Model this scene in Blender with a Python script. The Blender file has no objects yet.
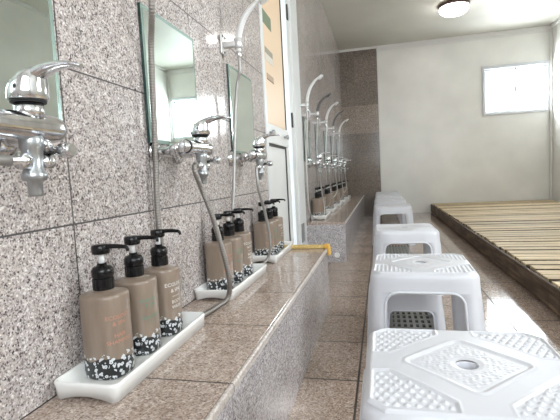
import bpy, bmesh, math, random
from mathutils import Vector, Matrix
random.seed(7)
SC = bpy.context.scene
COL = SC.collection
PI = math.pi

# ------------------------------------------------------------------ helpers
def link(o):
    COL.objects.link(o); return o

def obj(name, bm, m, parent=None, smooth=False, loc=None):
    me = bpy.data.meshes.new(name)
    bm.normal_update(); bm.to_mesh(me); bm.free()
    if smooth:
        for p in me.polygons: p.use_smooth = True
    for mm in (m if isinstance(m, (list, tuple)) else [m]): me.materials.append(mm)
    o = bpy.data.objects.new(name, me); link(o)
    if parent: o.parent = parent
    if loc: o.location = loc
    return o

def tag(o, label, cat, group=None, kind=None):
    o['label'] = label; o['category'] = cat
    if group: o['group'] = group
    if kind: o['kind'] = kind
    return o

def thing(name, label, cat, loc=(0, 0, 0), rz=0, group=None):
    o = bpy.data.objects.new(name, None); link(o)
    o.empty_display_size = 0.05
    o.location = loc; o.rotation_euler = (0, 0, rz)
    return tag(o, label, cat, group)

def struct(name, bm, m, smooth=False):
    o = obj(name, bm, m, None, smooth); o['kind'] = 'structure'; return o

def dup(root, label=None, loc=None, rz=None, group=None):
    r = root.copy(); link(r)
    if loc is not None: r.location = loc
    if rz is not None: r.rotation_euler = (0, 0, rz)
    if label: r['label'] = label
    if group: r['group'] = group
    for ch in list(root.children):
        c = ch.copy(); link(c); c.parent = r
        for g in list(ch.children):
            d = g.copy(); link(d); d.parent = c
    return r

def box(bm, x0, x1, y0, y1, z0, z1, bev=0, seg=2, mat=0, front=None):
    vs = [bm.verts.new((x, y, z)) for x in (x0, x1) for y in (y0, y1) for z in (z0, z1)]
    idx = [(0, 1, 3, 2), (4, 6, 7, 5), (0, 4, 5, 1), (2, 3, 7, 6), (0, 2, 6, 4), (1, 5, 7, 3)]
    fs = [bm.faces.new([vs[i] for i in f]) for f in idx]
    for f in fs: f.material_index = mat
    if front is not None: fs[2].material_index = front
    if bev:
        es = {e for f in fs for e in f.edges}
        bmesh.ops.bevel(bm, geom=list(es), offset=bev, segments=seg, affect='EDGES', profile=.5)
    return bm

def lathe(bm, prof, c=(0, 0, 0), n=28, axis='Z', sx=1, sy=1, mat=0):
    """prof: list of (r, h); revolve about axis through c"""
    rings = []
    for r, h in prof:
        ring = []
        for i in range(n):
            a = 2 * PI * i / n
            u, v = r * math.cos(a) * sx, r * math.sin(a) * sy
            if axis == 'Z': p = (u, v, h)
            elif axis == 'X': p = (h, u, v)
            else: p = (v, h, u)
            ring.append(bm.verts.new((c[0] + p[0], c[1] + p[1], c[2] + p[2])))
        rings.append(ring)
    for a, b in zip(rings, rings[1:]):
        for i in range(n):
            j = (i + 1) % n
            f = bm.faces.new((a[i], a[j], b[j], b[i])); f.material_index = mat; f.smooth = True
    for ring, flip in ((rings[0], True), (rings[-1], False)):
        f = bm.faces.new(ring[::-1] if flip else ring); f.material_index = mat
    return bm

def catmull(P, n):
    P = [Vector(p) for p in P]
    P = [2 * P[0] - P[1]] + P + [2 * P[-1] - P[-2]]
    out = []
    for i in range(1, len(P) - 2):
        a, b, c, d = P[i - 1:i + 3]
        for k in range(n):
            t = k / n
            out.append(.5 * ((2 * b) + (c - a) * t + (2 * a - 5 * b + 4 * c - d) * t * t + (3 * b - a - 3 * c + d) * t ** 3))
    out.append(P[-2]); return out

def resample(pts, step):
    out = [pts[0]]; acc = 0
    for a, b in zip(pts, pts[1:]):
        L = (b - a).length; d = step - acc
        while d <= L:
            out.append(a.lerp(b, d / L)); d += step
        acc = (acc + L) % step
    out.append(pts[-1]); return out

def tube(bm, pts, rad, n=10, up=Vector((0.3, 1, 0.2)), sq=1.0, mat=0):
    """rad: float or function of t in 0..1 (and index)"""
    rings = []; N = len(pts); prev = None
    for i, p in enumerate(pts):
        d = (pts[min(i + 1, N - 1)] - pts[max(i - 1, 0)])
        if d.length < 1e-9: d = Vector((0, 0, 1))
        d.normalize()
        if prev is None:
            u = d.cross(up)
            if u.length < 1e-3: u = d.cross(Vector((1, 0, 0)))
            u.normalize()
        else:
            u = prev - d * prev.dot(d); u.normalize()
        prev = u; v = d.cross(u)
        r = rad(i / (N - 1), i) if callable(rad) else rad
        rings.append([bm.verts.new(p + u * (r * math.cos(2 * PI * k / n)) + v * (r * sq * math.sin(2 * PI * k / n))) for k in range(n)])
    for a, b in zip(rings, rings[1:]):
        for i in range(n):
            j = (i + 1) % n
            f = bm.faces.new((a[i], a[j], b[j], b[i])); f.smooth = True; f.material_index = mat
    bm.faces.new(rings[0][::-1]).material_index = mat; bm.faces.new(rings[-1]).material_index = mat
    return bm

# ------------------------------------------------------------------ materials
class NT:
    def __init__(s, name):
        s.m = bpy.data.materials.new(name); s.m.use_nodes = True
        s.t = s.m.node_tree; s.b = s.t.nodes['Principled BSDF']; s.out = s.t.nodes['Material Output']
    def n(s, typ, **kw):
        o = s.t.nodes.new(typ)
        for k, v in kw.items(): setattr(o, k, v)
        return o
    def l(s, a, b): s.t.links.new(a, b)
    def math(s, op, a, b=None, c=None, clamp=False):
        o = s.n('ShaderNodeMath', operation=op, use_clamp=clamp)
        for i, v in enumerate((a, b, c)):
            if v is None: continue
            if isinstance(v, (int, float)): o.inputs[i].default_value = v
            else: s.l(v, o.inputs[i])
        return o.outputs[0]
    def mix(s, f, a, b, blend='MIX'):
        o = s.n('ShaderNodeMix', data_type='RGBA', blend_type=blend)
        for i, v in ((0, f), (6, a), (7, b)):
            if isinstance(v, (int, float)): o.inputs[i].default_value = v
            elif isinstance(v, tuple): o.inputs[i].default_value = (*v[:3], 1)
            else: s.l(v, o.inputs[i])
        return o.outputs[2]
    def ramp(s, f, stops, interp='LINEAR'):
        o = s.n('ShaderNodeValToRGB'); cr = o.color_ramp; cr.interpolation = interp
        while len(cr.elements) < len(stops): cr.elements.new(0.5)
        for e, (p, c) in zip(cr.elements, stops):
            e.position = p; e.color = (*c, 1) if isinstance(c, tuple) else (c, c, c, 1)
        s.l(f, o.inputs[0]); return o.outputs[0]
    def coord(s, out='Object', scale=(1, 1, 1)):
        tc = s.n('ShaderNodeTexCoord'); mp = s.n('ShaderNodeMapping'); mp.inputs['Scale'].default_value = scale
        s.l(tc.outputs[out], mp.inputs[0]); return mp.outputs[0]
    def noise(s, vec, scale, detail=3, rough=.5):
        o = s.n('ShaderNodeTexNoise'); o.inputs['Scale'].default_value = scale
        o.inputs['Detail'].default_value = detail; o.inputs['Roughness'].default_value = rough
        s.l(vec, o.inputs['Vector']); return o.outputs['Fac']
    def vor(s, vec, scale, feature='F1'):
        o = s.n('ShaderNodeTexVoronoi', feature=feature); o.inputs['Scale'].default_value = scale
        s.l(vec, o.inputs['Vector']); return o
    def bump(s, h, strength=.3, dist=.002):
        o = s.n('ShaderNodeBump'); o.inputs['Strength'].default_value = strength; o.inputs['Distance'].default_value = dist
        s.l(h, o.inputs['Height']); s.l(o.outputs[0], s.b.inputs['Normal'])
    def set(s, **kw):
        names = dict(col='Base Color', rough='Roughness', metal='Metallic', spec='Specular IOR Level', emit='Emission Color', es='Emission Strength', trans='Transmission Weight', ior='IOR', coat='Coat Weight', coatr='Coat Roughness')
        for k, v in kw.items():
            i = s.b.inputs[names[k]]
            if isinstance(v, tuple): i.default_value = (*v[:3], 1)
            elif isinstance(v, (int, float)): i.default_value = v
            else: s.l(v, i)
        return s.m

def simple(name, col, rough=.4, metal=0, **kw):
    return NT(name).set(col=col, rough=rough, metal=metal, **kw)

def granite(name, stops, scale=260, tiles=None, grout=(.12, .11, .10), gw=.0013, rough=.14, tone=.10, spec=.5, cloud=.12, fine=True, coat=0, rvar=.06):
    """tiles: list of up to two (axis, offset, pitch)"""
    t = NT(name); v = t.coord('Object')
    n1 = t.vor(v, scale); c = t.n('ShaderNodeSeparateColor'); t.l(n1.outputs['Color'], c.inputs[0])
    n2 = t.vor(v, scale * .45); c2 = t.n('ShaderNodeSeparateColor'); t.l(n2.outputs['Color'], c2.inputs[0])
    f = t.math('ADD', t.math('MULTIPLY', c.outputs[0], .68), t.math('MULTIPLY', c2.outputs[1], .32))
    col = t.ramp(f, stops)
    cl = t.math('ADD', t.math('MULTIPLY', t.noise(v, 5, 3), cloud * 2), 1 - cloud)
    mask = None
    if tiles:
        s = t.n('ShaderNodeSeparateXYZ'); t.l(v, s.inputs[0])
        ids = []
        for ax, off, pitch in tiles:
            q = t.math('DIVIDE', t.math('SUBTRACT', s.outputs['XYZ'.index(ax)], off), pitch)
            ids.append(t.math('FLOOR', q))
            a = t.math('ABSOLUTE', t.math('SUBTRACT', t.math('FRACT', q), .5))
            g = t.math('GREATER_THAN', a, .5 - gw / pitch)
            mask = g if mask is None else t.math('MAXIMUM', mask, g)
        w = t.n('ShaderNodeTexWhiteNoise', noise_dimensions='2D'); cv = t.n('ShaderNodeCombineXYZ')
        t.l(ids[0], cv.inputs[0])
        if len(ids) > 1: t.l(ids[1], cv.inputs[1])
        t.l(cv.outputs[0], w.inputs['Vector'])
        cl = t.math('MULTIPLY', cl, t.math('ADD', t.math('MULTIPLY', w.outputs['Value'], tone * 2), 1 - tone))
    cc = t.n('ShaderNodeCombineColor')
    for i in range(3): t.l(cl, cc.inputs[i])
    col = t.mix(1.0, col, cc.outputs[0], 'MULTIPLY')
    if mask is not None:
        col = t.mix(mask, col, grout)
        t.bump(t.math('SUBTRACT', 1, mask), .25, .0015)
    r = t.math('ADD', t.math('MULTIPLY', t.noise(v, 9, 4), rvar * 2), rough - rvar)
    if mask is not None: r = t.math('ADD', r, t.math('MULTIPLY', mask, .5), clamp=True)
    return t.set(col=col, rough=r, spec=spec, coat=coat)

TP, TY, TZ = .294, .695, .305
WALLST = [(0.0, (.04, .035, .035)), (.15, (.14, .12, .12)), (.33, (.39, .34, .325)), (.56, (.51, .455, .435)), (.76, (.63, .58, .56)), (1.0, (.92, .90, .88))]
M = {}
M['wall'] = granite('grey pink granite wall tile', WALLST, 370, [('Y', TY, TP), ('Z', TZ, TP)], grout=(.05, .045, .045), gw=.0017, rough=.11, spec=.62, tone=.07)
BRST = [(0.0, (.13, .09, .075)), (.22, (.29, .215, .175)), (.5, (.44, .345, .29)), (.75, (.54, .44, .375)), (1.0, (.76, .67, .60))]
M['top'] = granite('pinkish brown granite bench top', BRST, 330, [('Y', TY, TP)], rough=.12, grout=(.04, .03, .025), gw=.0020, tone=.05)
GRST = [(0.0, (.09, .08, .085)), (.22, (.26, .235, .24)), (.5, (.46, .43, .44)), (.75, (.60, .57, .58)), (1.0, (.88, .86, .88))]
M['front'] = granite('grey granite bench front', GRST, 330, [('Y', TY, TP * 2)], rough=.16, tone=.04)
M['floor'] = granite('brown granite floor tile', [(a, (r * .98, g * .96, b * .94)) for a, (r, g, b) in BRST], 290, [('X', .209, .302), ('Y', 1.344, .318)], grout=(.045, .035, .03), gw=.0034, rough=.10, tone=.10, cloud=.28, spec=.6)
NB = [(0.0, (.05, .042, .036)), (.3, (.15, .122, .105)), (.6, (.26, .215, .18)), (1.0, (.46, .40, .35))]
M['niche'] = granite('dark brown granite end wall tile', NB, 260, [('X', -.36, .6), ('Z', .605, .36)], rough=.14, tone=.08)
M['niche_l'] = granite('pale brown granite band tile', [(a, (r * 1.4, g * 1.4, b * 1.4)) for a, (r, g, b) in NB], 260, [('X', -.36, .6), ('Z', 1.264, .43)], rough=.14, tone=.05)
M['edge'] = granite('pale polished granite edge', [(0, (.33, .28, .26)), (.5, (.55, .49, .45)), (1, (.75, .71, .67))], 330, [('Y', TY, TP)], rough=.32)

def painted(name, col, rough=.35, amt=.06, sc=2.5):
    t = NT(name); v = t.coord('Object'); n = t.noise(v, sc, 4)
    c = t.ramp(n, [(.3, tuple(x * (1 - amt) for x in col)), (.7, tuple(min(1, x * (1 + amt)) for x in col))])
    return t.set(col=c, rough=rough)
M['white_wall'] = painted('off white wall panel', (.83, .82, .775), .3)
M['ceil'] = painted('off white ceiling panel', (.68, .67, .61), .5, .04)
M['trim'] = painted('white trim', (.78, .77, .74), .35, .03)
M['frame'] = painted('white painted frame', (.74, .76, .76), .35, .03, 6)
M['alu'] = simple('white aluminium', (.62, .64, .66), .35)
M['plastic'] = simple('white stool plastic', (.70, .71, .755), .30, spec=.45)
M['tray'] = simple('glossy white tray plastic', (.86, .86, .84), .25)
M['black'] = simple('black pump plastic', (.007, .007, .008), .2, spec=.35)
M['stem'] = simple('white pump stem', (.8, .8, .8), .35)
M['rubber'] = simple('black rubber ring', (.01, .01, .01), .5)
M['mirror'] = simple('silver mirror glass', (.78, .88, .84), .015, 1)
M['mirror_edge'] = simple('dark green mirror edge', (.01, .035, .028), .2)
M['mirror_bevel'] = simple('pale green bevel glass', (.45, .62, .57), .08, .6)
t = NT('worn chrome'); v = t.coord('Object')
t.set(col=t.ramp(t.noise(v, 60, 3), [(.3, (.62, .63, .65)), (.65, (.80, .81, .83))]), rough=t.ramp(t.noise(v, 45, 3), [(.3, .07), (.7, .22)]), metal=1); M['chrome'] = t.m
M['hose'] = simple('steel hose', (.36, .35, .335), .35, .6)
M['hose_dark'] = simple('ribbed dark steel hose', (.27, .25, .23), .32, .7)
M['hose_pale'] = simple('pale plastic hose', (.52, .51, .49), .38, .35)
M['handle'] = simple('pale grey shower plastic', (.72, .72, .71), .3)
M['handle_dark'] = simple('dark grey shower plastic', (.10, .10, .10), .3)
M['clear'] = simple('dirty bracket plastic', (.62, .61, .60), .25, .4)
M['valve'] = simple('grey valve metal', (.42, .44, .45), .3, .8)
t = NT('smoked brown bottle plastic'); v = t.coord('Object')
s = t.n('ShaderNodeSeparateXYZ'); t.l(v, s.inputs[0])
z = s.outputs[2]
nb = t.noise(v, 28, 2)
lim = t.math('ADD', .020, t.math('MULTIPLY', nb, .036))
band = t.math('LESS_THAN', z, lim)
nn = t.n('ShaderNodeTexNoise'); nn.inputs['Scale'].default_value = 90; t.l(v, nn.inputs['Vector'])
mx = t.n('ShaderNodeVectorMath', operation='MULTIPLY_ADD'); t.l(nn.outputs['Color'], mx.inputs[0]); mx.inputs[1].default_value = (.011,) * 3; t.l(v, mx.inputs[2])
vo = t.vor(mx.outputs[0], 118)
pet = t.math('LESS_THAN', vo.outputs['Distance'], .46)
ctr = t.math('GREATER_THAN', vo.outputs['Distance'], .14)
pet = t.math('MULTIPLY', pet, ctr)
sc_ = t.n('ShaderNodeSeparateColor'); t.l(vo.outputs['Color'], sc_.inputs[0])
pet = t.math('MULTIPLY', pet, t.math('GREATER_THAN', sc_.outputs[0], .25))
pet = t.math('MULTIPLY', pet, t.math('LESS_THAN', z, t.math('ADD', lim, .009)))
body = t.ramp(t.noise(t.coord('Object', (1, 1, .15)), 90, 2), [(.3, (.25, .190, .145)), (.7, (.295, .23, .18))])
t.set(col=t.mix(pet, t.mix(band, body, (.02, .022, .024)), (.74, .76, .78)), rough=.28, coat=.3, coatr=.12)
M['bottle'] = t.m
M['ink_orange'] = simple('faded orange print', (.58, .25, .17), .5)
M['ink_green'] = simple('green print', (.10, .30, .22), .5)
M['ink_white'] = simple('white print', (.80, .79, .75), .5)
M['ink_red'] = simple('faded red print', (.62, .15, .14), .5)
def wood(name, a, b, c, stretch, sc):
    t = NT(name); v = t.coord('Object', stretch); s2 = t.n('ShaderNodeSeparateXYZ'); t.l(t.coord('Object'), s2.inputs[0])
    n = t.noise(v, sc, 5, .65)
    w = t.n('ShaderNodeTexWhiteNoise', noise_dimensions='1D'); t.l(t.math('FLOOR', t.math('DIVIDE', s2.outputs[1], .105)), w.inputs['W'])
    col = t.ramp(n, [(.3, a), (.5, b), (.72, c)])
    cl = t.math('ADD', .78, t.math('MULTIPLY', w.outputs['Value'], .4)); cc = t.n('ShaderNodeCombineColor')
    for i in range(3): t.l(cl, cc.inputs[i])
    t.bump(n, .3, .002)
    return t.set(col=t.mix(1., col, cc.outputs[0], 'MULTIPLY'), rough=.62, spec=.3)
M['deck'] = wood('weathered pale deck wood', (.36, .25, .14), (.68, .54, .345), (.80, .68, .47), (1.2, 26, 26), 2.2)
M['fascia'] = wood('dark weathered fascia wood and slat gap shade', (.035, .024, .016), (.11, .076, .05), (.24, .17, .115), (20, 1.5, 20), 2.5)
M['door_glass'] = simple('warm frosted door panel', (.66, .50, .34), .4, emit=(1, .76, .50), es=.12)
M['door_white'] = painted('white door panel', (.76, .77, .76), .4, .03, 5)
M['gap'] = simple('dark gap', (.05, .045, .04), .7)
M['paper_green'] = simple('green notice paper', (.19, .24, .15), .6)
M['paper_grey'] = simple('grey notice paper', (.36, .34, .27), .6)
M['paper_white'] = simple('white notice paper', (.72, .68, .60), .6)
M['paper_beige'] = simple('beige notice paper', (.48, .36, .25), .6)
M['paper_brown'] = simple('brown print', (.22, .15, .10), .6)
M['yellow'] = wood('yellow strip', (.55, .33, .10), (.80, .58, .22), (.88, .72, .38), (8, 8, 8), 14)
M['orange'] = simple('orange end cap', (.80, .47, .08), .45)
M['grate'] = simple('grey grate plastic', (.26, .26, .245), .35)
M['brown_metal'] = simple('brown lamp rim', (.10, .06, .05), .4)
M['lamp'] = simple('lit white lamp cover', (.9, .9, .88), .3, emit=(1, .98, .95), es=11)
t = NT('window glass'); g = t.n('ShaderNodeBsdfGlossy'); g.inputs['Roughness'].default_value = .02
tr = t.n('ShaderNodeBsdfTransparent'); tr.inputs[0].default_value = (.97, .99, 1, 1)
ms = t.n('ShaderNodeMixShader'); ms.inputs[0].default_value = .06
t.l(tr.outputs[0], ms.inputs[1]); t.l(g.outputs[0], ms.inputs[2]); t.l(ms.outputs[0], t.out.inputs[0]); M['glass'] = t.m

# ------------------------------------------------------------------ room shell (metres, floor at z=0)
WX, RX, BY, NY, CZ = -.57, 2.37, 6.85, -1.3, 2.557
DY0, DY1 = 2.165, 3.115
bm = bmesh.new(); box(bm, WX - .2, RX + .2, NY - .2, BY + .2, -.12, 0); struct('floor', bm, M['floor'])
bm = bmesh.new(); box(bm, WX - .2, RX + .2, NY - .2, BY + .2, CZ, CZ + .12); struct('ceiling', bm, M['ceil'])
bm = bmesh.new()
box(bm, WX - .15, WX, NY - .2, DY0, 0, CZ); box(bm, WX - .15, WX, DY1, BY + .2, 0, CZ); box(bm, WX - .15, WX, DY0, DY1, 2.06, CZ)
struct('wall_left', bm, M['wall'])
# back wall with window hole
W0, W1, WZ0, WZ1 = 1.468, 2.335, 1.39, 2.088
bm = bmesh.new()
box(bm, 0, W0, BY, BY + .15, 0, CZ); box(bm, W1, RX + .2, BY, BY + .15, 0, CZ)
box(bm, W0, W1, BY, BY + .15, 0, WZ0); box(bm, W0, W1, BY, BY + .15, WZ1, CZ)
struct('wall_back', bm, M['white_wall'])
bm = bmesh.new()
box(bm, WX - .15, -.0005, BY, BY + .15, 0, 1.264); box(bm, WX - .15, -.0005, BY, BY + .15, 1.694, CZ)
struct('wall_back_tiled', bm, M['niche'])
bm = bmesh.new(); box(bm, WX - .15, -.0005, BY, BY + .15, 1.2645, 1.6935); struct('wall_back_band', bm, M['niche_l'])
# right wall with an added, unseen window that lets in fill light
RW = (.9, 2.05, .95, 2.1)
bm = bmesh.new()
box(bm, RX, RX + .15, NY - .2, RW[0], 0, CZ); box(bm, RX, RX + .15, RW[1], BY + .2, 0, CZ)
box(bm, RX, RX + .15, RW[0], RW[1], 0, RW[2]); box(bm, RX, RX + .15, RW[0], RW[1], RW[3], CZ)
struct('wall_right', bm, M['white_wall'])
NW = (-.1, 2.0, .9, 2.2)  # unseen opening added behind the camera to admit fill light
bm = bmesh.new()
box(bm, WX - .15, NW[0], NY - .15, NY, 0, CZ); box(bm, NW[1], RX + .15, NY - .15, NY, 0, CZ)
box(bm, NW[0], NW[1], NY - .15, NY, 0, NW[2]); box(bm, NW[0], NW[1], NY - .15, NY, NW[3], CZ)
struct('wall_near', bm, M['white_wall'])
# trims
bm = bmesh.new()
box(bm, -.01, RX, BY - .022, BY - .0005, CZ - .045, CZ - .0005, .004); box(bm, -.01, RX, BY - .012, BY - .0005, CZ - .085, CZ - .046, .003)
struct('trim_1', bm, M['trim'])
bm = bmesh.new(); box(bm, WX + .001, -.011, BY - .02, BY - .0005, CZ - .035, CZ - .0005, .003); struct('trim_2', bm, M['trim'])
bm = bmesh.new(); box(bm, -.008, .012, BY - .012, BY - .0005, 0, CZ - .09, .002); struct('trim_3', bm, M['trim'])
bm = bmesh.new(); box(bm, RX - .03, RX - .0005, NY, BY - .03, CZ - .04, CZ - .0005, .004); struct('trim_4', bm, M['trim'])
bm = bmesh.new(); box(bm, RX - .035, RX - .0005, BY - .04, BY - .013, .13, CZ - .09, .01); struct('trim_5', bm, M['trim'])

def window(name, axis, a0, a1, z0, z1, pos, depth=.09):
    """sliding two-pane window; axis 'X' lies in a wall of constant y"""
    root = bpy.data.objects.new(name, None); link(root); root['kind'] = 'structure'
    def bx(bm, u0, u1, w0, w1, zz0, zz1, bev=.002):
        if axis == 'X': box(bm, u0, u1, pos + w0, pos + w1, zz0, zz1, bev)
        else: box(bm, pos + w0, pos + w1, u0, u1, zz0, zz1, bev)
    f = .028
    bm = bmesh.new()
    bx(bm, a0, a1, -.02, depth, z0, z0 + f); bx(bm, a0, a1, -.03, depth, z1 - f * 1.7, z1)
    bx(bm, a0, a0 + f, -.02, depth, z0 + f, z1 - f); bx(bm, a1 - f, a1, -.02, depth, z0 + f, z1 - f)
    obj('window_frame', bm, M['alu'], root)
    mid = (a0 + a1) / 2
    for k, (s0, s1, w) in enumerate(((a0 + f, mid + .026, .012), (mid - .026, a1 - f, .038))):
        bm = bmesh.new(); q = .024
        bx(bm, s0, s1, w, w + .022, z0 + f, z0 + f + q); bx(bm, s0, s1, w, w + .022, z1 - f * 1.7 - q, z1 - f * 1.7)
        bx(bm, s0, s0 + q, w, w + .022, z0 + f + q, z1 - f - q); bx(bm, s1 - q, s1, w, w + .022, z0 + f + q, z1 - f - q)
        sa = obj('sash', bm, M['alu'], root)
        bm = bmesh.new(); bx(bm, s0 + q, s1 - q, w + .009, w + .013, z0 + f + q, z1 - f - q, 0)
        obj('pane', bm, M['glass'], sa)
    bm = bmesh.new(); zc = (z0 + z1) / 2; bx(bm, mid - .014, mid + .014, -.006, .014, zc - .03, zc + .03, .003)
    obj('latch', bm, M['valve'], root)
window('window_1', 'X', W0, W1, WZ0, WZ1, BY)
window('window_2_added', 'Y', RW[0], RW[1], RW[2], RW[3], RX)  # added out of view as a source of fill
window('window_3_added', 'X', NW[0], NW[1], NW[2], NW[3], NY - .1)  # invented window behind the camera, there for the fill

# door on the left
dr = bpy.data.objects.new('door_1', None); link(dr); dr['kind'] = 'structure'
bm = bmesh.new()
box(bm, WX - .09, WX + .006, 2.15, 2.188, 0, 2.10, .002); box(bm, WX - .09, WX + .012, 2.775, 2.87, 0, 2.10, .003)
box(bm, WX - .10, WX + .016, 2.87, 2.885, 0, 2.10); box(bm, WX - .10, WX + .020, 2.885, 3.12, 0, 2.10, .004)
box(bm, WX - .09, WX + .006, 2.188, 2.775, 2.03, 2.10, .002)
obj('door_frame', bm, M['frame'], dr)
bm = bmesh.new(); box(bm, WX - .06, WX - .012, 2.19, 2.735, .02, 2.02)
leaf = obj('door_leaf', bm, M['door_white'], dr)
bm = bmesh.new(); box(bm, WX - .011, WX - .004, 2.205, 2.66, .955, 1.96, .003); obj('door_panel', bm, M['door_glass'], leaf)
bm = bmesh.new()
box(bm, WX - .0115, WX - .002, 2.19, 2.735, .85, .955, .002); box(bm, WX - .0115, WX - .002, 2.19, 2.735, .02, .12, .002)
box(bm, WX - .0115, WX - .002, 2.66, 2.735, .12, .84, .002)
obj('rail', bm, M['door_white'], leaf)
bm = bmesh.new(); box(bm, WX - .0118, WX - .006, 2.195, 2.66, .835, .849); box(bm, WX - .0118, WX - .006, 2.647, 2.659, .12, .835); obj('panel_groove', bm, M['gap'], leaf)
bm = bmesh.new(); box(bm, WX - .0116, WX - .001, 2.664, 2.680, .957, 1.96); obj('glazing_bead', bm, M['gap'], leaf)
for y in (2.245, 2.60):
    bm = bmesh.new(); lathe(bm, [(.006, 0), (.006, .012), (.013, .016), (.013, .028), (.004, .033)], (WX - .003, y, .905), 16, 'X'); obj('door_knob', bm, M['valve'], leaf)
for z in (1.03, 1.715):
    bm = bmesh.new(); box(bm, WX + .010, WX + .018, 2.775, 2.80, z - .045, z + .045, .002); lathe(bm, [(.008, -.048), (.008, .048)], (WX + .014, 2.787, z), 12); obj('hinge', bm, M['gap'], dr)
    bm = bmesh.new(); box(bm, WX + .012, WX + .021, 2.81, 2.84, z - .04, z + .035, .002); obj('hinge_plate', bm, M['alu'], dr)
bm = bmesh.new(); box(bm, WX + .0195, WX + .026, 2.90, 3.0, .20, .33, .002); obj('cover_plate', bm, M['valve'], dr)

def notice(label, y0, y1, z0, z1, m, strip=None):
    bm = bmesh.new(); box(bm, WX - .004, WX - .0025, y0, y1, z0, z1)
    o = obj('notice', bm, m); tag(o, label, 'notice', 'notices on the door')
    if strip:
        bm = bmesh.new(); box(bm, WX - .0025, WX - .0015, y0, y1, *strip[:2]); obj('printed_strip', bm, strip[2], o)
notice('dark green notice high on the pale orange door panel', 2.225, 2.40, 1.475, 1.545, M['paper_green'])
notice('grey and white notice in the middle of the pale orange door panel', 2.235, 2.40, 1.285, 1.355, M['paper_white'], (1.325, 1.355, M['paper_grey']))
notice('small beige notice, lowest on the pale orange door panel', 2.255, 2.40, 1.188, 1.222, M['paper_beige'], (1.188, 1.193, M['paper_brown']))

# ------------------------------------------------------------------ benches
def bench(label, y0, y1, loc_y):
    r = thing('tiled_bench', label, 'bench', (-.42, loc_y, 0))
    off = Vector((.42, -loc_y, 0))
    def sh(o): o.location = off; return o
    bm = bmesh.new(); box(bm, WX + .0005, -.272, y0 + .002, y1 - .002, 0, .287); sh(obj('bench_front', bm, M['front'], r))
    bm = bmesh.new(); box(bm, WX + .0005, -.277, y0, y1, .287, .305, .0008, 1); sh(obj('bench_top', bm, M['top'], r))
    bm = bmesh.new(); box(bm, -.277, -.2675, y0, y1, .287, .3053, .004, 3); sh(obj('edge_trim', bm, M['edge'], r))
    return r, sh
b1, _ = bench('near low granite-tiled bench along the left wall with brown polished top', NY + .02, 2.10, .8)
b2, sh2 = bench('far low granite-tiled bench beyond the door with speckled end face', 3.19, BY - .004, 5.0)
bm = bmesh.new(); lathe(bm, [(.021, 0), (.021, -.004), (.016, -.008), (.014, -.005), (.006, -.006)], (-.342, 3.1915, .056), 24, 'Y')
sh2(obj('outlet_cap', bm, M['tray'], b2))
# yellow strip on the far end of the near bench
r = thing('yellow_strip', 'yellow strip with an orange end lying on the far end of the near bench', 'strip', (-.36, 2.08, .3055))
bm = bmesh.new(); box(bm, -.195, .075, -.020, .016, 0, .016, .004); obj('strip_body', bm, M['yellow'], r)
bm = bmesh.new(); box(bm, .075, .103, -.026, .020, -.0, .020, .006); box(bm, .093, .106, -.02, .024, -.035, .006, .005); obj('end_cap', bm, M['orange'], r)

# drain grate in the floor below the stools
bm = bmesh.new(); GX0, GX1, GY0, GY1 = .018, .206, .2, 3.88
box(bm, GX0, GX0 + .012, GY0, GY1, .0005, .008); box(bm, GX1 - .012, GX1, GY0, GY1, .0005, .008)
for k in range(7): x = GX0 + .012 + (k + .5) * .176 / 7; box(bm, x - .006, x + .006, GY0, GY1, .001, .0075)
n = int((GY1 - GY0) / .055)
for k in range(n): y = GY0 + .03 + k * .055; box(bm, GX0 + .01, GX1 - .01, y - .010, y + .010, .001, .007)
r = thing('drain_grate', 'pale slotted drain grate in the floor under the row of stools', 'drain', (.112, 2.0, 0))
o = obj('grate_bars', bm, M['grate'], r); o.location = (-.112, -2.0, 0)
bm = bmesh.new(); box(bm, GX0 + .004, GX1 - .004, GY0, GY1, .0002, .0009); o = obj('channel', bm, M['gap'], r); o.location = (-.112, -2.0, 0)

# ------------------------------------------------------------------ wooden platform
PX, PH, PY0 = .715, .138, .35
r = thing('wooden_platform', 'low slatted wooden platform filling the right side of the room', 'platform', (1.5, 3.6, 0))
offp = (-1.5, -3.6, 0)
bm = bmesh.new(); y = PY0
while y < BY - .03:
    w = .082 + random.uniform(-.004, .004); gap = random.choice((.016, .022, .028, .036))
    y1 = min(y + w, BY - .012); x0 = PX + .026 + random.uniform(-.012, .004); dz = random.uniform(-.003, .002)
    box(bm, x0, RX - .045, y, y1, PH - .022 + dz, PH + dz, .0015, 1, front=1); y += w + gap  # dark wood on the near slat sides paints in the shade of the gaps
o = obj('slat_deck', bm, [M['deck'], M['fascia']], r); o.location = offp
bm = bmesh.new()
y = PY0
for L in (1.5, 1.35, 1.8, 2.2):
    y1 = min(y + L, BY - .012); dx = random.uniform(0, .006); box(bm, PX - .003 + dx, PX + .012 + dx, y, y1 - .004, .018, PH - .010, .003, 1); y = y1
o = obj('fascia_board', bm, M['fascia'], r); o.location = offp
bm = bmesh.new()
for x in (PX + .08, 1.2, 1.7, 2.2): box(bm, x, x + .045, PY0, BY - .012, .0005, PH - .026)
o = obj('joist', bm, M['fascia'], r); o.location = offp

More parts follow.
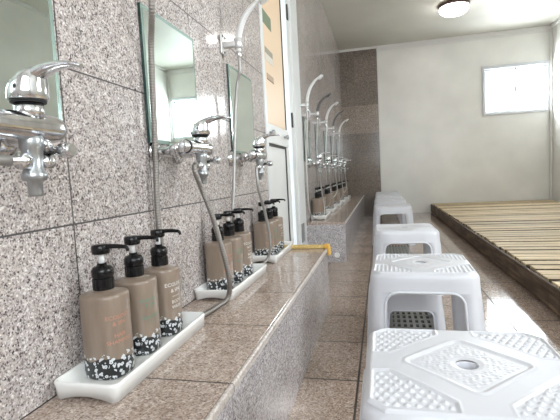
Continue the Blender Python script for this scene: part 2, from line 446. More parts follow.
# ------------------------------------------------------------------ stools
def octagon(h, c):
    return [(-h, -h + c), (-h + c, -h), (h - c, -h), (h, -h + c), (h, h - c), (h - c, h), (-h + c, h), (-h, h - c)]
SH = .35
def stool_top():
    bm = bmesh.new(); H = .158; C = .026; N = 158; st = 2 * H / N
    cl = 2 * H - C
    W, D = .038, .163
    rd = .018
    def height(u, v):
        r = math.hypot(u, v); a, b = abs(u), abs(v); z = 0
        # dotted corner fields, slightly sunken, with a soft border
        s1 = min(a - W, b - W, (a + b - D) / 1.414, H - .010 - a, H - .010 - b, (cl - .016 - a - b) / 1.414)
        if s1 > -.004:
            k = max(0, min(1, (s1 + .004) / .004)); k = k * k * (3 - 2 * k); z -= .0026 * k
            if abs(s1 + .004) < .003: pass
            if s1 > .002:
                p = .0146
                ru = u / p; rv = v / (p * .9); row = math.floor(rv)
                du = (ru - math.floor(ru + (.5 if row % 2 else 0)) - (0 if row % 2 else .5)) * p
                dv = (rv - row - .5) * p * .9
                q = math.hypot(du, dv) / .0043
                if q < 1: z += .0036 * math.cos(q * PI / 2) ** .8
        if -.0075 < s1 < -.0005: z += .0010 * math.sin((s1 + .0075) / .007 * PI)
        # rounded diamond panel
        dd = .100
        L = 3.2
        pq, qq = abs(u + v) / 1.4142 - .0575, abs(u - v) / 1.4142 - .0575
        t_ = math.hypot(max(pq, 0), max(qq, 0)) + min(0, max(pq, qq)) - .0135
        if t_ < 0:
            k = min(1, -t_ / .005); z -= .0020 * k
            if t_ < -.012 and r > rd + .012:
                z += .0007 * math.sin(u * 420 + 2.2 * math.sin(v * 300)) * math.sin(v * 390 + 1.7 * math.sin(u * 260))
        if -.001 < t_ < .008: z += .0013 * math.sin((t_ + .001) / .009 * PI)
        if r < rd + .008: z -= .0015 * max(0, min(1, (rd + .008 - r) / .007))
        z += .0030 * (1 - (max(a, b) / H) ** 2) - .003    # very slight crown
        e = min(H - a, H - b, (cl - a - b) / 1.414)
        if e < .006: z -= .004 * (1 - max(0, e) / .006) ** 2
        return z
    g = {}
    for i in range(N + 1):
        for j in range(N + 1):
            u = -H + i * st; v = -H + j * st; a, b = abs(u), abs(v); out = False
            if a + b > cl + 1e-9:
                d = (a + b - cl) / 2
                if d > st * .95: g[i, j] = None; continue
                u -= math.copysign(d, u); v -= math.copysign(d, v)
            r = math.hypot(u, v)
            if rd - st * .75 < r < rd + st * .75: u *= rd / r; v *= rd / r
            elif r <= rd - st * .75: g[i, j] = None; continue
            g[i, j] = bm.verts.new((u, v, SH + height(u, v)))
    for i in range(N):
        for j in range(N):
            q = [g[i, j], g[i + 1, j], g[i + 1, j + 1], g[i, j + 1]]
            q = [x for x in q if x]
            if len(q) >= 3:
                try: f = bm.faces.new(q); f.smooth = True
                except ValueError: pass
    # collar of the centre hole
    n = 40; rings = []
    for rr, zz in ((rd + .0008, -.0062), (rd - .001, -.010), (rd - .002, -.040), (rd + .001, -.040)):
        rings.append([bm.verts.new((rr * math.cos(2 * PI * k / n), rr * math.sin(2 * PI * k / n), SH + zz)) for k in range(n)])
    for a, b in zip(rings, rings[1:]):
        for k in range(n): bm.faces.new((a[k], a[(k + 1) % n], b[(k + 1) % n], b[k])).smooth = True
    return bm
def stool_skirt(arch_top=.285):
    bm = bmesh.new(); TH = .0045
    zt = SH - .0072
    A, rr = .118, .040
    rows = []   # (z, a)
    def half(z):   # outline half-size at height
        k = (zt - z) / zt
        return .158 + (.006 * min(1, (zt - z) / .010) if z < zt else 0) + .020 * k
    zs = [zt, zt - .003, zt - .007, zt - .014, zt - .03, zt - .045, arch_top + .004]
    for zz in zs: rows.append((zz, None))
    for k in range(0, 9):
        ang = PI / 2 * k / 8
        rows.append((arch_top - rr + rr * math.cos(ang), A - rr + rr * math.sin(ang)))
    for zz in [q for q in (.18, .14, .10, .05, .02, 0) if q < arch_top - rr - .01]: rows.append((zz, A + (arch_top - rr - zz) * .05))
    def ring(inset):
        R = []
        for z, a in rows:
            h = half(z) - inset; c = .026 + .010 * (zt - z) / zt + .002
            aa = (A - rr) if a is None else a
            pts = []
            for side in range(4):
                ca, sa = [(1, 0), (0, 1), (-1, 0), (0, -1)][side]
                for s in (-(h - c), -aa, aa, (h - c)):
                    x, y = h, s
                    pts.append(bm.verts.new((x * ca - y * sa, x * sa + y * ca, z)))
            R.append(pts)
        return R
    Ro, Ri = ring(0), ring(TH)
    def quad(a, b, c, d):
        f = bm.faces.new((a, b, c, d)); f.smooth = True
    NR = len(rows); first_arch = 7
    for k in range(NR - 1):
        for s in range(4):
            i = 4 * s; nx = (i + 4) % 16
            segs = [(i, i + 1), (i + 2, i + 3), (i + 3, nx)]
            if k < first_arch: segs.append((i + 1, i + 2))
            for a, b in segs:
                quad(Ro[k][a], Ro[k + 1][a], Ro[k + 1][b], Ro[k][b]); quad(Ri[k][b], Ri[k + 1][b], Ri[k + 1][a], Ri[k][a])
            if k >= first_arch:
                quad(Ro[k][i + 1], Ro[k + 1][i + 1], Ri[k + 1][i + 1], Ri[k][i + 1]); quad(Ro[k + 1][i + 2], Ro[k][i + 2], Ri[k][i + 2], Ri[k + 1][i + 2])
    for s in range(4):
        i = 4 * s; k = first_arch
        quad(Ro[k][i + 1], Ro[k][i + 2], Ri[k][i + 2], Ri[k][i + 1])
        for a, b in ((i, i + 1), (i + 2, i + 3), (i + 3, (i + 4) % 16)): quad(Ro[-1][a], Ro[-1][b], Ri[-1][b], Ri[-1][a])
    # raised bead round each arch
    for s in range(4):
        ca, sa = [(1, 0), (0, 1), (-1, 0), (0, -1)][s]
        path = []
        half_path = [(a, z) for z, a in rows[first_arch:]]
        full = [(-a, z) for a, z in half_path[::-1]] + half_path
        for a, z in full:
            h = half(z) + .001; path.append(Vector((h * ca - a * sa, h * sa + a * ca, z)))
        tube(bm, path, .0042, 8, up=Vector((ca, sa, 0.01)))
    # underside plate
    return bm
def stool_under():
    bm = bmesh.new()
    vs_t = [bm.verts.new((x, y, SH - .012)) for x, y in octagon(.148, .028)]
    n = 8
    # ribs under the top
    for s in (-.07, .07):
        box(bm, s - .002, s + .002, -.14, .14, SH - .030, SH - .0105); box(bm, -.14, .14, s - .002, s + .002, SH - .030, SH - .0105)
    bmesh.ops.delete(bm, geom=vs_t, context='VERTS')
    return bm
stool = thing('plastic_stool', '', 'stool', group='white plastic bath stools in a row')
obj('seat', stool_top(), M['plastic'], stool, True)
obj('legs_and_skirt', stool_skirt(), M['plastic'], stool, True)
obj('underside_ribs', stool_under(), M['plastic'], stool)
SX = .127
SP = [(SX, .727, 0, 'nearest white plastic stool, its dotted seat with centre hole filling the lower right corner'),
      (SX - .004, 1.535, -1.5, 'second white plastic stool, directly behind the nearest stool, its front arch in full view'),
      (SX - .008, 2.49, 1.5, 'third white plastic stool, in the row behind the stool with the full front arch'),
      (SX - .035, 4.08, -1, 'fourth white plastic stool, standing beside the near end of the far bench'),
      (SX - .045, 4.85, 1, 'fifth white plastic stool, first of the tightly overlapping distant ones'),
      (SX - .045, 5.47, -1.5, 'sixth white plastic stool, second of the tightly overlapping distant ones'),
      (SX - .050, 6.05, 1, 'seventh white plastic stool, last but one before the back wall'),
      (SX - .050, 6.62, -1, 'farthest white plastic stool, standing against the back wall')]
for i, (x, y, a, lab) in enumerate(SP):
    if i == 0:
        stool.location = (x, y, .0002); stool.rotation_euler = (0, 0, math.radians(a)); stool['label'] = lab
    else: dup(stool, lab, (x, y, .0002 if y > 4.9 else .0002), math.radians(a) + (PI / 2 if i % 2 else 0))

low = thing('low_plastic_stool', 'small low white plastic stool seen through the front arch of the second stool', 'stool', (.098, 1.862, .0082))
lo = obj('seat', stool_top(), M['plastic'], low, True); lo.scale = (.72, .72, .5)
lo.data = bpy.data.objects['seat'].data
lo = obj('legs_and_skirt', stool_skirt(.20), M['plastic'], low, True); lo.scale = (.72, .72, .5)
# ------------------------------------------------------------------ trays
def tray_mesh():
    bm = bmesh.new(); L, Wd = .372, .122
    def rr(l, w, z, c=.014, n=5):
        pts = []
        for cx, cy, a0 in ((w / 2 - c, l / 2 - c, 0), (-w / 2 + c, l / 2 - c, 90), (-w / 2 + c, -l / 2 + c, 180), (w / 2 - c, -l / 2 + c, 270)):
            for k in range(n + 1):
                a = math.radians(a0 + 90 * k / n); pts.append((cx + c * math.cos(a), cy + c * math.sin(a), z))
        return pts
    prof = [(-.016, -.016, .0, .006), (-.002, -.002, .0, .012), (.004, .004, .022, .014), (.004, .004, .026, .014), (.001, .001, .029, .013), (-.004, -.004, .029, .012), (-.007, -.007, .026, .010), (-.014, -.014, .0075, .008), (-.018, -.018, .006, .006)]
    rings = []
    for dl, dw, z, c in prof:
        ring = []
        for x, y, zz in rr(L + dl, Wd + dw, z, c):
            # arched foot cut-out on the short ends and long sides
            if z < .001 and abs(y) > L / 2 - .03 and abs(x) < Wd / 2 - .012: zz += 0
            ring.append(bm.verts.new((x, y, zz)))
        rings.append(ring)
    n = len(rings[0])
    for a, b in zip(rings, rings[1:]):
        for i in range(n): bm.faces.new((a[i], a[(i + 1) % n], b[(i + 1) % n], b[i])).smooth = True
    bm.faces.new(rings[-1])
    return bm
def tray_mesh2():
    """tray with a raised rim and shallow arches cut under both short ends"""
    bm = bmesh.new(); L, Wd = .382, .124; c = .013
    pts = []
    def arc(cx, cy, a0):
        for k in range(6):
            a = math.radians(a0 + 90 * k / 5); pts.append((cx + c * math.cos(a), cy + c * math.sin(a), math.cos(a), math.sin(a)))
    arc(Wd / 2 - c, L / 2 - c, 0)
    for k in range(1, 14): pts.append((Wd / 2 - c - (Wd - 2 * c) * k / 14, L / 2, 0, 1))
    arc(-Wd / 2 + c, L / 2 - c, 90)
    arc(-Wd / 2 + c, -L / 2 + c, 180)
    for k in range(1, 14): pts.append((-Wd / 2 + c + (Wd - 2 * c) * k / 14, -L / 2, 0, -1))
    arc(Wd / 2 - c, -L / 2 + c, 270)
    prof = [(-.007, 0, 1), (-.0015, 0, 1), (.001, .023, 0), (.0025, .028, 0), (.0015, .0315, 0), (-.001, .033, 0), (-.0035, .0315, 0), (-.005, .028, 0), (-.010, .009, 0), (-.013, .0065, 0)]
    rings = []
    for d, z, foot in prof:
        ring = []
        for x, y, nx, ny in pts:
            zz = z
            if foot and abs(ny) == 1 and nx == 0:
                t_ = 1 - (abs(x) / (Wd / 2 - c)) ** 2; zz += .0085 * max(0, t_)
            ring.append(bm.verts.new((x + nx * d, y + ny * d, zz)))
        rings.append(ring)
    n = len(pts)
    for a, b in zip(rings, rings[1:]):
        for i in range(n): bm.faces.new((a[i], a[(i + 1) % n], b[(i + 1) % n], b[i])).smooth = True
    bm.faces.new(rings[-1]); 
    return bm
tray0 = obj('tray', tray_mesh2(), M['tray'])
BZ = .3055

# ------------------------------------------------------------------ pump bottles
def sup(a, rx=.042, ry=.0400, e=2.6):
    c, s = math.cos(a), math.sin(a)
    r = (abs(c / rx) ** e + abs(s / ry) ** e) ** (-1 / e)
    return r
def bottle_body():
    bm = bmesh.new(); n = 56; rings = []
    prof = [(.90, 0), (.965, .0015), (.99, .005), (1, .012), (1, .144), (1.0, .150), (.985, .1535), (.95, .1555), (.80, .157), (.55, .159), (.42, .1605), (.385, .167)]
    for k, h in prof:
        rings.append([bm.verts.new((k * sup(2 * PI * i / n) * math.cos(2 * PI * i / n), k * sup(2 * PI * i / n) * math.sin(2 * PI * i / n), h)) for i in range(n)])
    for a, b in zip(rings, rings[1:]):
        for i in range(n): bm.faces.new((a[i], a[(i + 1) % n], b[(i + 1) % n], b[i])).smooth = True
    bm.faces.new(rings[0][::-1]); bm.faces.new(rings[-1]); return bm
def text_mesh(body, size, phi0, z0):
    cu = bpy.data.curves.new('t', 'FONT'); cu.body = body; cu.size = size; cu.align_x = 'CENTER'; cu.resolution_u = 2
    o = bpy.data.objects.new('t', cu); link(o)
    dg = bpy.context.evaluated_depsgraph_get(); dg.update()
    me = o.evaluated_get(dg).to_mesh()
    bm = bmesh.new(); bm.from_mesh(me)
    o.evaluated_get(dg).to_mesh_clear(); bpy.data.objects.remove(o); bpy.data.curves.remove(cu)
    bmesh.ops.subdivide_edges(bm, edges=[e for e in bm.edges if e.calc_length() > .004], cuts=2, use_grid_fill=False)
    for vt in bm.verts:
        a = phi0 + vt.co.x / .041; r = sup(a) + .0004
        vt.co = Vector((r * math.cos(a), r * math.sin(a), z0 + vt.co.y))
    return bm
def merge(lines, phi):
    out = bmesh.new()
    for body, size, z in lines:
        b = text_mesh(body, size, phi, z); me = bpy.data.meshes.new('tmp'); b.to_mesh(me); b.free(); out.from_mesh(me); bpy.data.meshes.remove(me)
    return out
def ribbed(bm, r, z0, z1, n=40, amp=.0006):
    prof = [(r - .001, z0), (r, z0 + .001), (r, z1 - .001), (r - .001, z1)]
    rings = [[bm.verts.new(((q + (amp if i % 2 else 0)) * math.cos(2 * PI * i / n), (q + (amp if i % 2 else 0)) * math.sin(2 * PI * i / n), z)) for i in range(n)] for q, z in prof]
    for a, b in zip(rings, rings[1:]):
        for i in range(n): bm.faces.new((a[i], a[(i + 1) % n], b[(i + 1) % n], b[i]))
    bm.faces.new(rings[0][::-1]); bm.faces.new(rings[-1])
body_bm = bottle_body()
def make_bottle(lines, ink, phi):
    r = thing('pump_bottle', '', 'bottle')
    global body_me
    if body_me is None:
        o = obj('bottle_body', bottle_body(), M['bottle'], r); body_me = o.data
    else:
        o = bpy.data.objects.new('bottle_body', body_me); link(o); o.parent = r
    if lines: obj('printed_text', merge(lines, math.radians(phi)), ink, o)
    bm = bmesh.new(); ribbed(bm, .0190, .162, .184, 36); lathe(bm, [(.0185, .184), (.0178, .186), (.0200, .188), (.0200, .199), (.0165, .205), (.0090, .207), (.0085, .212)], n=28)
    obj('collar', bm, M['black'], r)
    bm = bmesh.new(); lathe(bm, [(.0052, .209), (.0052, .231)], n=14); obj('stem', bm, M['stem'], r)
    bm = bmesh.new(); lathe(bm, [(.0125, .229), (.0155, .230), (.0165, .233), (.0165, .243), (.0150, .2465), (.008, .248)], n=28)
    P = catmull([(.010, 0, .2425), (.030, 0, .2435), (.050, 0, .2425), (.057, 0, .240), (.058, 0, .234)], 5)
    tube(bm, P, lambda t_, i: .0050 - .0022 * t_, 10, Vector((0, 1, 0)), 1.0)
    obj('pump_head', bm, M['black'], r)
    return r
body_me = None; body_bm.free()
T1 = [('ECOLOGY', .0105, .112), ('& SPA', .0105, .100), ('HAIR', .0105, .078), ('SHAMPOO', .0105, .066)]
T2 = [('ECOLOGY', .0095, .112), ('& SPA', .0095, .101), ('TREATMENT', .0080, .076), ('care', .0060, .066)]
T3 = [('ECOLOGY', .0120, .116), ('& SPA', .0120, .102), ('natural care', .0050, .091), ('BODY', .0105, .076), ('WASH', .0105, .064)]
protos = [make_bottle(T1, M['ink_orange'], -22), make_bottle(T2, M['ink_green'], -22), make_bottle(T3, M['ink_white'], -12)]
inks = ['faint orange printing', 'green printing', 'white printing']
ords = ['first', 'second', 'third', 'fourth', 'fifth', 'sixth', 'seventh', 'eighth']
TRAYS = [(.790, 'near'), (1.375, 'near'), (1.915, 'near')] + [(3.59 + .63 * k, 'far') for k in range(5)]
tnames = ['the nearest tray', 'the middle near-bench tray', 'the door-end tray',
          'the first tray of the far bench', 'the second tray of the far bench', 'the third tray of the far bench', 'the fourth tray of the far bench', 'the last tray of the far bench']
used = [False] * 3
for ti, (cy, which) in enumerate(TRAYS):
    lab = ['nearest white plastic tray of three pump bottles on the near bench', 'middle white plastic tray on the near bench, behind the drooping hose',
           'white plastic tray at the door end of the near bench', 'first white tray on the far bench, inside the hanging hose loop',
           'second white tray along the far bench', 'third white tray along the far bench', 'fourth white tray along the far bench', 'last white tray on the far bench, nearest the back wall'][ti]
    grp = 'white bottle trays on the benches'
    if ti == 0: tr_ = tray0; tag(tr_, lab, 'tray', grp)
    else: tr_ = dup(tray0, lab)
    tr_.location = (-.503, cy, BZ)
    rz = math.radians([.5, -1, 1, .5, -.5, 1, -.7, .4][ti]); tr_.rotation_euler = (0, 0, rz)
    for k in range(3):
        y = cy + (-.092 + .106 * k); x = -.518 + random.uniform(-.0015, .0015)
        place = ('nearest', 'middle', 'farthest')[k]
        lb = 'taupe pump bottle with %s, %s of the three on %s' % (inks[k], place, tnames[ti])
        if ti > 2: lb = 'taupe pump bottle, %s of the three on %s' % (place, tnames[ti])
        if not used[k]: b = protos[k]; used[k] = True; b['label'] = lb; b['group'] = 'pump bottles in trays'; b.location = (x, y, BZ + .0068); b.rotation_euler = (0, 0, math.radians(random.uniform(-4, 3)))
        else: b = dup(protos[k], lb, (x, y, BZ + .0068), math.radians(random.uniform(-9, 5)), 'pump bottles in trays')

# ------------------------------------------------------------------ mirrors
def mirror_mesh(r):
    w, h, th = .306, .342, .0085
    bm = bmesh.new(); box(bm, 0, th - .001, 0, w, 0, h); obj('mirror_back', bm, M['mirror_edge'], r)
    bm = bmesh.new(); b = .010
    o = [(0, 0), (w, 0), (w, h), (0, h)]; i_ = [(b, b), (w - b, b), (w - b, h - b), (b, h - b)]
    vo = [bm.verts.new((th - .0008, y, z)) for y, z in o]; vi = [bm.verts.new((th, y, z)) for y, z in i_]
    for k in range(4): bm.faces.new((vo[k], vo[(k + 1) % 4], vi[(k + 1) % 4], vi[k])).material_index = 1
    bm.faces.new(vi).material_index = 0
    obj('mirror_glass', bm, [M['mirror'], M['mirror_bevel']], r)
MY = [.375, .985, 1.608, 3.27, 3.88, 4.50, 5.12, 5.74]
ml = ['frameless wall mirror behind the nearest tap at the left edge', 'large clear frameless wall mirror above the nearest tray, reflecting the window',
      'frameless wall mirror nearest the door on the near side', 'frameless wall mirror just past the white door post', 'second frameless wall mirror beyond the door',
      'third frameless wall mirror beyond the door', 'fourth frameless wall mirror beyond the door', 'last frameless wall mirror, nearest the tiled end wall']
mr = thing('wall_mirror', ml[0], 'mirror', (WX + .0003, MY[0], .771), group='wall mirrors'); mirror_mesh(mr)
for y, l_ in list(zip(MY, ml))[1:]: dup(mr, l_, (WX + .0003, y, .771))

# ------------------------------------------------------------------ taps (origin on the wall, at the tap's centre)
def make_tap(r):
    AX, ZB = .092, 0.0    # body axis distance from wall
    # wall flanges + elbows
    for y in (-.078, .050):
        bm = bmesh.new()
        lathe(bm, [(.030, 0), (.030, .003), (.026, .008), (.017, .013), (.014, .014)], (.0003, y, -.008), 28, 'X')
        tube(bm, catmull([(.010, y, -.008), (.035, y, -.010), (.055, y, -.004), (AX - .012, y, ZB)], 5), .0125, 14)
        lathe(bm, [(.018, .050), (.0195, .052), (.0195, .068), (.018, .070)], (0, y, -.004), 6, 'X')
        obj('wall_inlet', bm, M['chrome'], r)
    bm = bmesh.new()
    lathe(bm, [(.004, -.104), (.012, -.103), (.0155, -.100), (.0165, -.095), (.0155, -.090), (.0165, -.088), (.0170, -.075), (.0185, -.040), (.0200, -.015), (.0208, .02), (.0208, .040), (.0200, .052), (.0170, .062), (.0120, .068), (.005, .070)], (AX, 0, ZB), 28, 'Y')
    obj('tap_body', bm, M['chrome'], r)
    bm = bmesh.new(); lathe(bm, [(.0170, -.089), (.0178, -.088), (.0178, -.085), (.0170, -.084)], (AX, 0, ZB), 24, 'Y'); obj('seal_ring', bm, M['rubber'], r)
    # cartridge and lever
    CY = .010
    bm = bmesh.new(); lathe(bm, [(.0190, .010), (.0190, .022), (.0195, .033)], (AX, CY, ZB), 28); obj('cartridge', bm, M['chrome'], r)
    bm = bmesh.new(); lathe(bm, [(.0232, .033), (.0232, .0365)], (AX, CY, ZB), 28); obj('seal_ring', bm, M['rubber'], r)
    # lever cap: sloped dome + handle pointing away from the wall
    bm = bmesh.new(); n = 28; rings = []
    for k, (q, zz, lean) in enumerate([(1.0, .0365, 0), (1.04, .038, 0), (1.05, .047, .1), (1.04, .055, .3), (.98, .0615, .6), (.82, .067, 1.2), (.56, .069, 2.1), (.25, .071, 2.5), (.02, .0715, 2.7)]):
        ring = []
        for i in range(n):
            a = 2 * PI * i / n
            x = .0255 * q * math.cos(a) + lean * .002; y = .0255 * q * math.sin(a)
            z_ = zz + (.015 * (x / .0255) * min(1, max(0, (zz - .045) / .02)))
            ring.append(bm.verts.new((AX + x, CY + y, ZB + z_)))
        rings.append(ring)
    for a, b in zip(rings, rings[1:]):
        for i in range(n): bm.faces.new((a[i], a[(i + 1) % n], b[(i + 1) % n], b[i])).smooth = True
    bm.faces.new(rings[0][::-1]); bm.faces.new(rings[-1])
    P = catmull([(AX - .010, CY, .056), (AX + .010, CY, .066), (AX + .030, CY, .075), (AX + .052, CY, .0790), (AX + .074, CY, .0785), (AX + .090, CY, .075)], 6)
    N = len(P)
    def rad(t_, i): return [.0215, .0185, .0150, .0125, .0115, .0095, .004][min(6, int(t_ * 6.01))] * (1 - (t_ * 6 - int(t_ * 6)) ) + [.0185, .0150, .0125, .0115, .0095, .004, .004][min(6, int(t_ * 6.01))] * (t_ * 6 - int(t_ * 6)) if t_ < 1 else .004
    rings = []
    for i, p in enumerate(P):
        t_ = i / (N - 1); w = rad(t_, i); th = .010 * (1 - t_) ** 1.2 + .0028
        d = (P[min(i + 1, N - 1)] - P[max(i - 1, 0)]).normalized(); u = Vector((0, 1, 0)); v_ = d.cross(u)
        rings.append([bm.verts.new(p + u * (w * math.cos(2 * PI * k / 16)) + v_ * (th * math.sin(2 * PI * k / 16))) for k in range(16)])
    for a, b in zip(rings, rings[1:]):
        for i in range(16): bm.faces.new((a[i], a[(i + 1) % 16], b[(i + 1) % 16], b[i])).smooth = True
    bm.faces.new(rings[0][::-1]); bm.faces.new(rings[-1])
    lev = obj('lever', bm, M['chrome'], r)
    bm = bmesh.new(); lathe(bm, [(.0028, -.0005), (.0028, .0007)], (AX + .004, CY - .0262, .052), 12, 'Y')
    obj('screw_cap', bm, M['rubber'], lev)
    # lower diverter
    DX, DYy = AX, .008
    bm = bmesh.new()
    lathe(bm, [(.0150, -.012), (.0160, -.018), (.0160, -.030), (.0138, -.034), (.0132, -.060), (.0160, -.064), (.0170, -.069), (.0160, -.075), (.0100, -.077), (.0100, -.094), (.0085, -.098)][::-1], (DX, DYy, ZB), 20)
    obj('diverter', bm, M['valve'], r)
    bm = bmesh.new(); lathe(bm, [(.0060, -.045), (.0065, -.024), (.0115, -.024), (.0125, -.020), (.0125, -.012), (.0080, -.009)], (DX, DYy, -.048), 14, 'Y'); obj('hose_union', bm, M['chrome'], r)
    bm = bmesh.new(); lathe(bm, [(.0055, .008), (.0055, .016), (.0100, .017), (.0112, .020), (.0112, .032), (.0095, .034)], (DX, DYy, -.048), 12, 'Y'); obj('knurled_knob', bm, M['chrome'], r)
    bm = bmesh.new(); lathe(bm, [(.0060, .0), (.0060, .022), (.0105, .024), (.0105, .040), (.0085, .043)], (DX + .004, .032, -.034), 12, 'X'); tube(bm, [Vector((DX, .028, -.012)), Vector((DX + .008, .032, -.034))], .0085, 12); obj('selector_knob', bm, M['chrome'], r)
TPY = [.505, 1.095, 1.675, 3.42, 4.01, 4.62, 5.28, 5.88]
tl = ['chrome lever tap at the left edge of the picture, nearest the camera', 'chrome lever tap below the large clear mirror, with a drooping hose', 'chrome lever tap nearest the door on the near side',
      'first chrome tap beyond the door', 'second chrome tap beyond the door', 'third chrome tap beyond the door', 'fourth chrome tap beyond the door', 'last chrome tap before the tiled end wall']
TZB = .757
tp = thing('shower_tap', tl[0], 'tap', (WX, TPY[0], TZB), group='wall taps'); make_tap(tp)
for y, l_ in list(zip(TPY, tl))[1:]: dup(tp, l_, (WX, y, TZB))

# ------------------------------------------------------------------ shower holders, hand showers and hoses
HY = [.935, 1.573, 3.10, 3.61, 4.22, 4.84, 5.55]
HZ = 1.172; HXo = .066
hl = ['chrome wall bracket above the large clear mirror', 'wall bracket holding the pale hand shower above the small mirror by the door', 'first shower bracket beyond the door', 'second shower bracket beyond the door',
      'third shower bracket beyond the door', 'fourth shower bracket beyond the door', 'last shower bracket before the tiled end wall']
def make_bracket(r):
    bm = bmesh.new(); box(bm, .0003, .010, -.024, .024, -.036, .040, .006); obj('wall_plate', bm, M['clear'], r)
    bm = bmesh.new(); box(bm, .009, HXo - .010, -.011, .011, -.012, .010, .004); obj('arm', bm, M['clear'], r)
    bm = bmesh.new(); lathe(bm, [(.0135, -.018), (.0150, -.016), (.0165, .016), (.0150, .018), (.0115, .017), (.0100, -.016)], (HXo, 0, 0), 20); obj('cup', bm, M['clear'], r)
    for y, z_ in ((-.014, .030), (.014, .030), (0, -.027)):
        bm = bmesh.new(); lathe(bm, [(.0042, 0), (.0040, .0018), (.002, .003)], (.0098, y, z_), 10, 'X'); obj('screw', bm, M['gap'], r)
br = thing('shower_bracket', hl[0], 'bracket', (WX, HY[0], HZ), group='shower head brackets'); make_bracket(br)
for y, l_ in list(zip(HY, hl))[1:]: dup(br, l_, (WX, y, HZ))

def hose_mesh(pts, rad=.0070, corr=False, step=.006):
    P = catmull(pts, 24)
    bm = bmesh.new()
    if corr:
        P = resample(P, .0017)
        tube(bm, P, lambda t_, i: rad + (-.0006, .0004, .0009, .0004)[i % 4], 12)
    else:
        P = resample(P, step); tube(bm, P, rad, 10)
    return bm
# x offsets measured from wall plane WX
def hand_shower(i, y_h, pts, label, hm, mm, corr=False, rad=.0068, lean=0, hs=1.0):
    r = thing('hand_shower', label, 'shower', (WX + HXo, y_h, HZ), group='hand showers')
    base = Vector((WX + HXo, y_h, HZ))
    bm = bmesh.new()
    P = catmull([(0, 0, -.030), (.001, 0, 0), (.008, lean * .2, .050 * hs), (.030, lean * .5, .105 * hs), (.066, lean * .8, .148 * hs), (.100, lean, .170 * hs)], 8)
    tube(bm, P, lambda t_, k: .0085 + .0035 * math.sin(min(1, t_ * 1.1) * PI) - .001 * t_, 14, Vector((0, 1, 0)))
    h = obj('shower_handle', bm, hm, r)
    bm = bmesh.new(); lathe(bm, [(.008, .010), (.017, .006), (.0215, -.002), (.0215, -.008), (.019, -.010)][::-1], (0, 0, 0), 22)
    bmesh.ops.rotate(bm, verts=bm.verts, cent=(0, 0, 0), matrix=Matrix.Rotation(math.radians(-38), 3, 'Y'))
    bmesh.ops.translate(bm, verts=bm.verts, vec=(.106, lean, .169 * hs)); obj('spray_head', bm, hm, r)
    bm = bmesh.new(); lathe(bm, [(.0075, -.052), (.0095, -.050), (.0095, -.030), (.0080, -.028)], (0, 0, 0), 12); obj('hose_nut', bm, M['chrome'], r)
    pp = [tuple(Vector(p) - base) for p in pts]
    obj('hose', hose_mesh(pp, rad, corr), mm, r)
    return r
def W(dx, y, z): return (WX + dx, y, z)
top = lambda y: [W(HXo, y, HZ - .10), W(HXo, y, HZ - .045)]
# station 2: loops on the bench, goes up in front of the large mirror
UX = .092
hand_shower(0, HY[0], [W(UX, 1.068, .709), W(UX, 1.055, .709), W(.094, 1.052, .690), W(.100, 1.079, .638), W(.115, 1.095, .573), W(.125, 1.111, .507), W(.134, 1.127, .436), W(.137, 1.140, .375), W(.125, 1.150, .325), W(.110, 1.105, .3135), W(.100, 1.035, .3135), W(.084, .998, .3135), W(.055, 1.005, .3138),
            W(.026, 1.035, .320), W(.018, 1.03, .36), W(.018, .995, .45), W(.020, .976, .54), W(.020, .975, .63), W(.022, .984, .776), W(.026, .983, .90), W(.035, .975, 1.0)] + top(HY[0]),
            'hand shower whose ribbed hose hangs straight down across the large clear mirror', M['handle'], M['hose_dark'], True, .0070)
hand_shower(1, HY[1], [W(UX, 1.648, .709), W(UX, 1.635, .709), W(.093, 1.630, .685), W(.096, 1.632, .62), W(.105, 1.676, .527), W(.115, 1.69, .43), W(.116, 1.688, .375), W(.100, 1.690, .330), W(.085, 1.655, .3136), W(.072, 1.60, .3133), W(.045, 1.555, .3155), W(.028, 1.52, .36),
            W(.028, 1.505, .5), W(.030, 1.507, .572), W(.030, 1.535, .664), W(.035, 1.575, .893), W(.050, 1.578, 1.02)] + top(HY[1]),
            'pale hand shower with an arched handle, in the bracket beside the door', M['handle'], M['hose'], False, .0058, hs=.88)
# station 1 hose leaves the picture to the left
hl0 = dup(br, 'shower bracket above the tap at the left edge', (WX, .30, HZ))
hand_shower(9, .30, [W(UX, .473, .709), W(UX, .44, .709), W(UX, .36, .705), W(UX, .28, .66), W(.09, .20, .50), W(.08, .19, .3145), W(.04, .24, .3145), W(.03, .29, .45), W(.035, .30, .9)] + top(.30),
            'hand shower on the metal hose leaving the nearest tap to the left', M['handle'], M['hose'], False, .0075)
fl = ['first hand shower beyond the door, white arched handle and long looping hose', 'second hand shower beyond the door, dark grey head', 'third hand shower beyond the door, white arched handle',
      'fourth hand shower beyond the door, dark handle', 'last hand shower, white arched handle nearest the tiled end wall']
for k in range(5):
    yt, yh = TPY[3 + k], HY[2 + k]
    hm = M['handle_dark'] if k in (1, 3) else M['handle']
    if k == 0: mid = [W(UX, yt + .10, .50), W(UX + .01, yt + .12, .38), W(UX + .012, yt + .02, .325), W(.10, yt - .10, .318), W(.06, yt - .22, .345), W(.045, yh + .02, .42), W(.045, yh - .01, .6)]
    else:
        dip = (.36, .42, .35, .40)[k - 1]
        mid = [W(UX + .01, yt + .02, .55), W(UX + .012, yt - .02, dip + .05), W(UX - .02, yt - .12, dip), W(.05, yt - .22, dip + .04), W(.04, yh + .06, .55)]
    hand_shower(2 + k, yh, [W(UX, yt - .027, .709), W(UX, yt - .042, .708), W(UX + .004, yt - .044, .67)] + mid + [W(.045, yh, .8)] + top(yh), fl[k], hm, M['hose_pale'] if k % 2 == 0 else M['hose'], False, .0050, lean=0, hs=(1.1, .85, 1, 1, .95)[k])

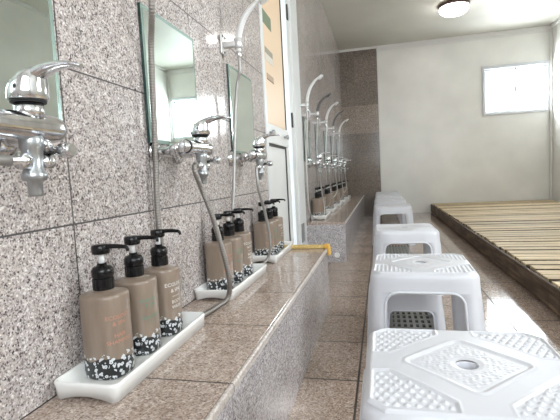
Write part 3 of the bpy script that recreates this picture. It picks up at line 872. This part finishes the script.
# ------------------------------------------------------------------ ceiling lamp
r = thing('ceiling_lamp', 'round white glass ceiling lamp with dark rim', 'lamp', (.886, 5.50, CZ))
bm = bmesh.new(); lathe(bm, [(.15, -.0005), (.172, -.006), (.172, -.034), (.160, -.040)][::-1], n=40); obj('lamp_rim', bm, M['brown_metal'], r)
bm = bmesh.new(); lathe(bm, [(.02, -.122), (.08, -.118), (.125, -.104), (.152, -.082), (.163, -.055), (.160, -.036)], n=40); obj('lamp_cover', bm, M['lamp'], r)

# ------------------------------------------------------------------ light
w = bpy.data.worlds.new('outside'); SC.world = w; w.use_nodes = True
w.node_tree.nodes['Background'].inputs[0].default_value = (.82, .90, 1.0, 1); w.node_tree.nodes['Background'].inputs[1].default_value = 3.5
def area(name, loc, rot, sx, sy, power, col=(1, 1, 1)):
    l_ = bpy.data.lights.new(name, 'AREA'); l_.shape = 'RECTANGLE'; l_.size = sx; l_.size_y = sy; l_.energy = power; l_.color = col
    o = bpy.data.objects.new(name, l_); link(o); o.location = loc; o.rotation_euler = rot; return o
area('daylight_back_window', ((W0 + W1) / 2, BY + .16, (WZ0 + WZ1) / 2), (math.radians(-90), 0, 0), .86, .69, 36, (.97, .985, 1))
area('fill_right_added_window', (RX + .16, (RW[0] + RW[1]) / 2, (RW[2] + RW[3]) / 2), (0, math.radians(90), 0), RW[3] - RW[2], RW[1] - RW[0], 38, (1, .985, .96))  # fill lamp outside the added right-wall window
area('fill_near_added_window', ((NW[0] + NW[1]) / 2, NY - .16, (NW[2] + NW[3]) / 2), (math.radians(90), 0, 0), NW[1] - NW[0], NW[3] - NW[2], 32, (1, .985, .96))  # fill lamp outside the added window behind the camera

# ------------------------------------------------------------------ camera
cam = bpy.data.cameras.new('camera'); co = bpy.data.objects.new('camera', cam); link(co)
cam.sensor_fit = 'HORIZONTAL'; cam.sensor_width = 36; cam.lens = 428 / 560 * 36; cam.clip_start = .02
Rm = Matrix(((0.9721040354789823, 0.0321207001228294, 0.2323402781032526), (0.22876592987031083, 0.08878836090016022, -0.9694239404405252), (-0.05176768814665693, 0.9955324643587883, 0.07896340210292559)))
co.matrix_world = Matrix.Translation((0, 0, .67)) @ Rm.to_4x4()
SC.camera = co
vs = SC.view_settings
SC.display_settings.display_device = 'sRGB'
vs.view_transform = 'Standard'; vs.look = 'None'; vs.gamma = 1; vs.use_curve_mapping = False; vs.exposure = 0.48
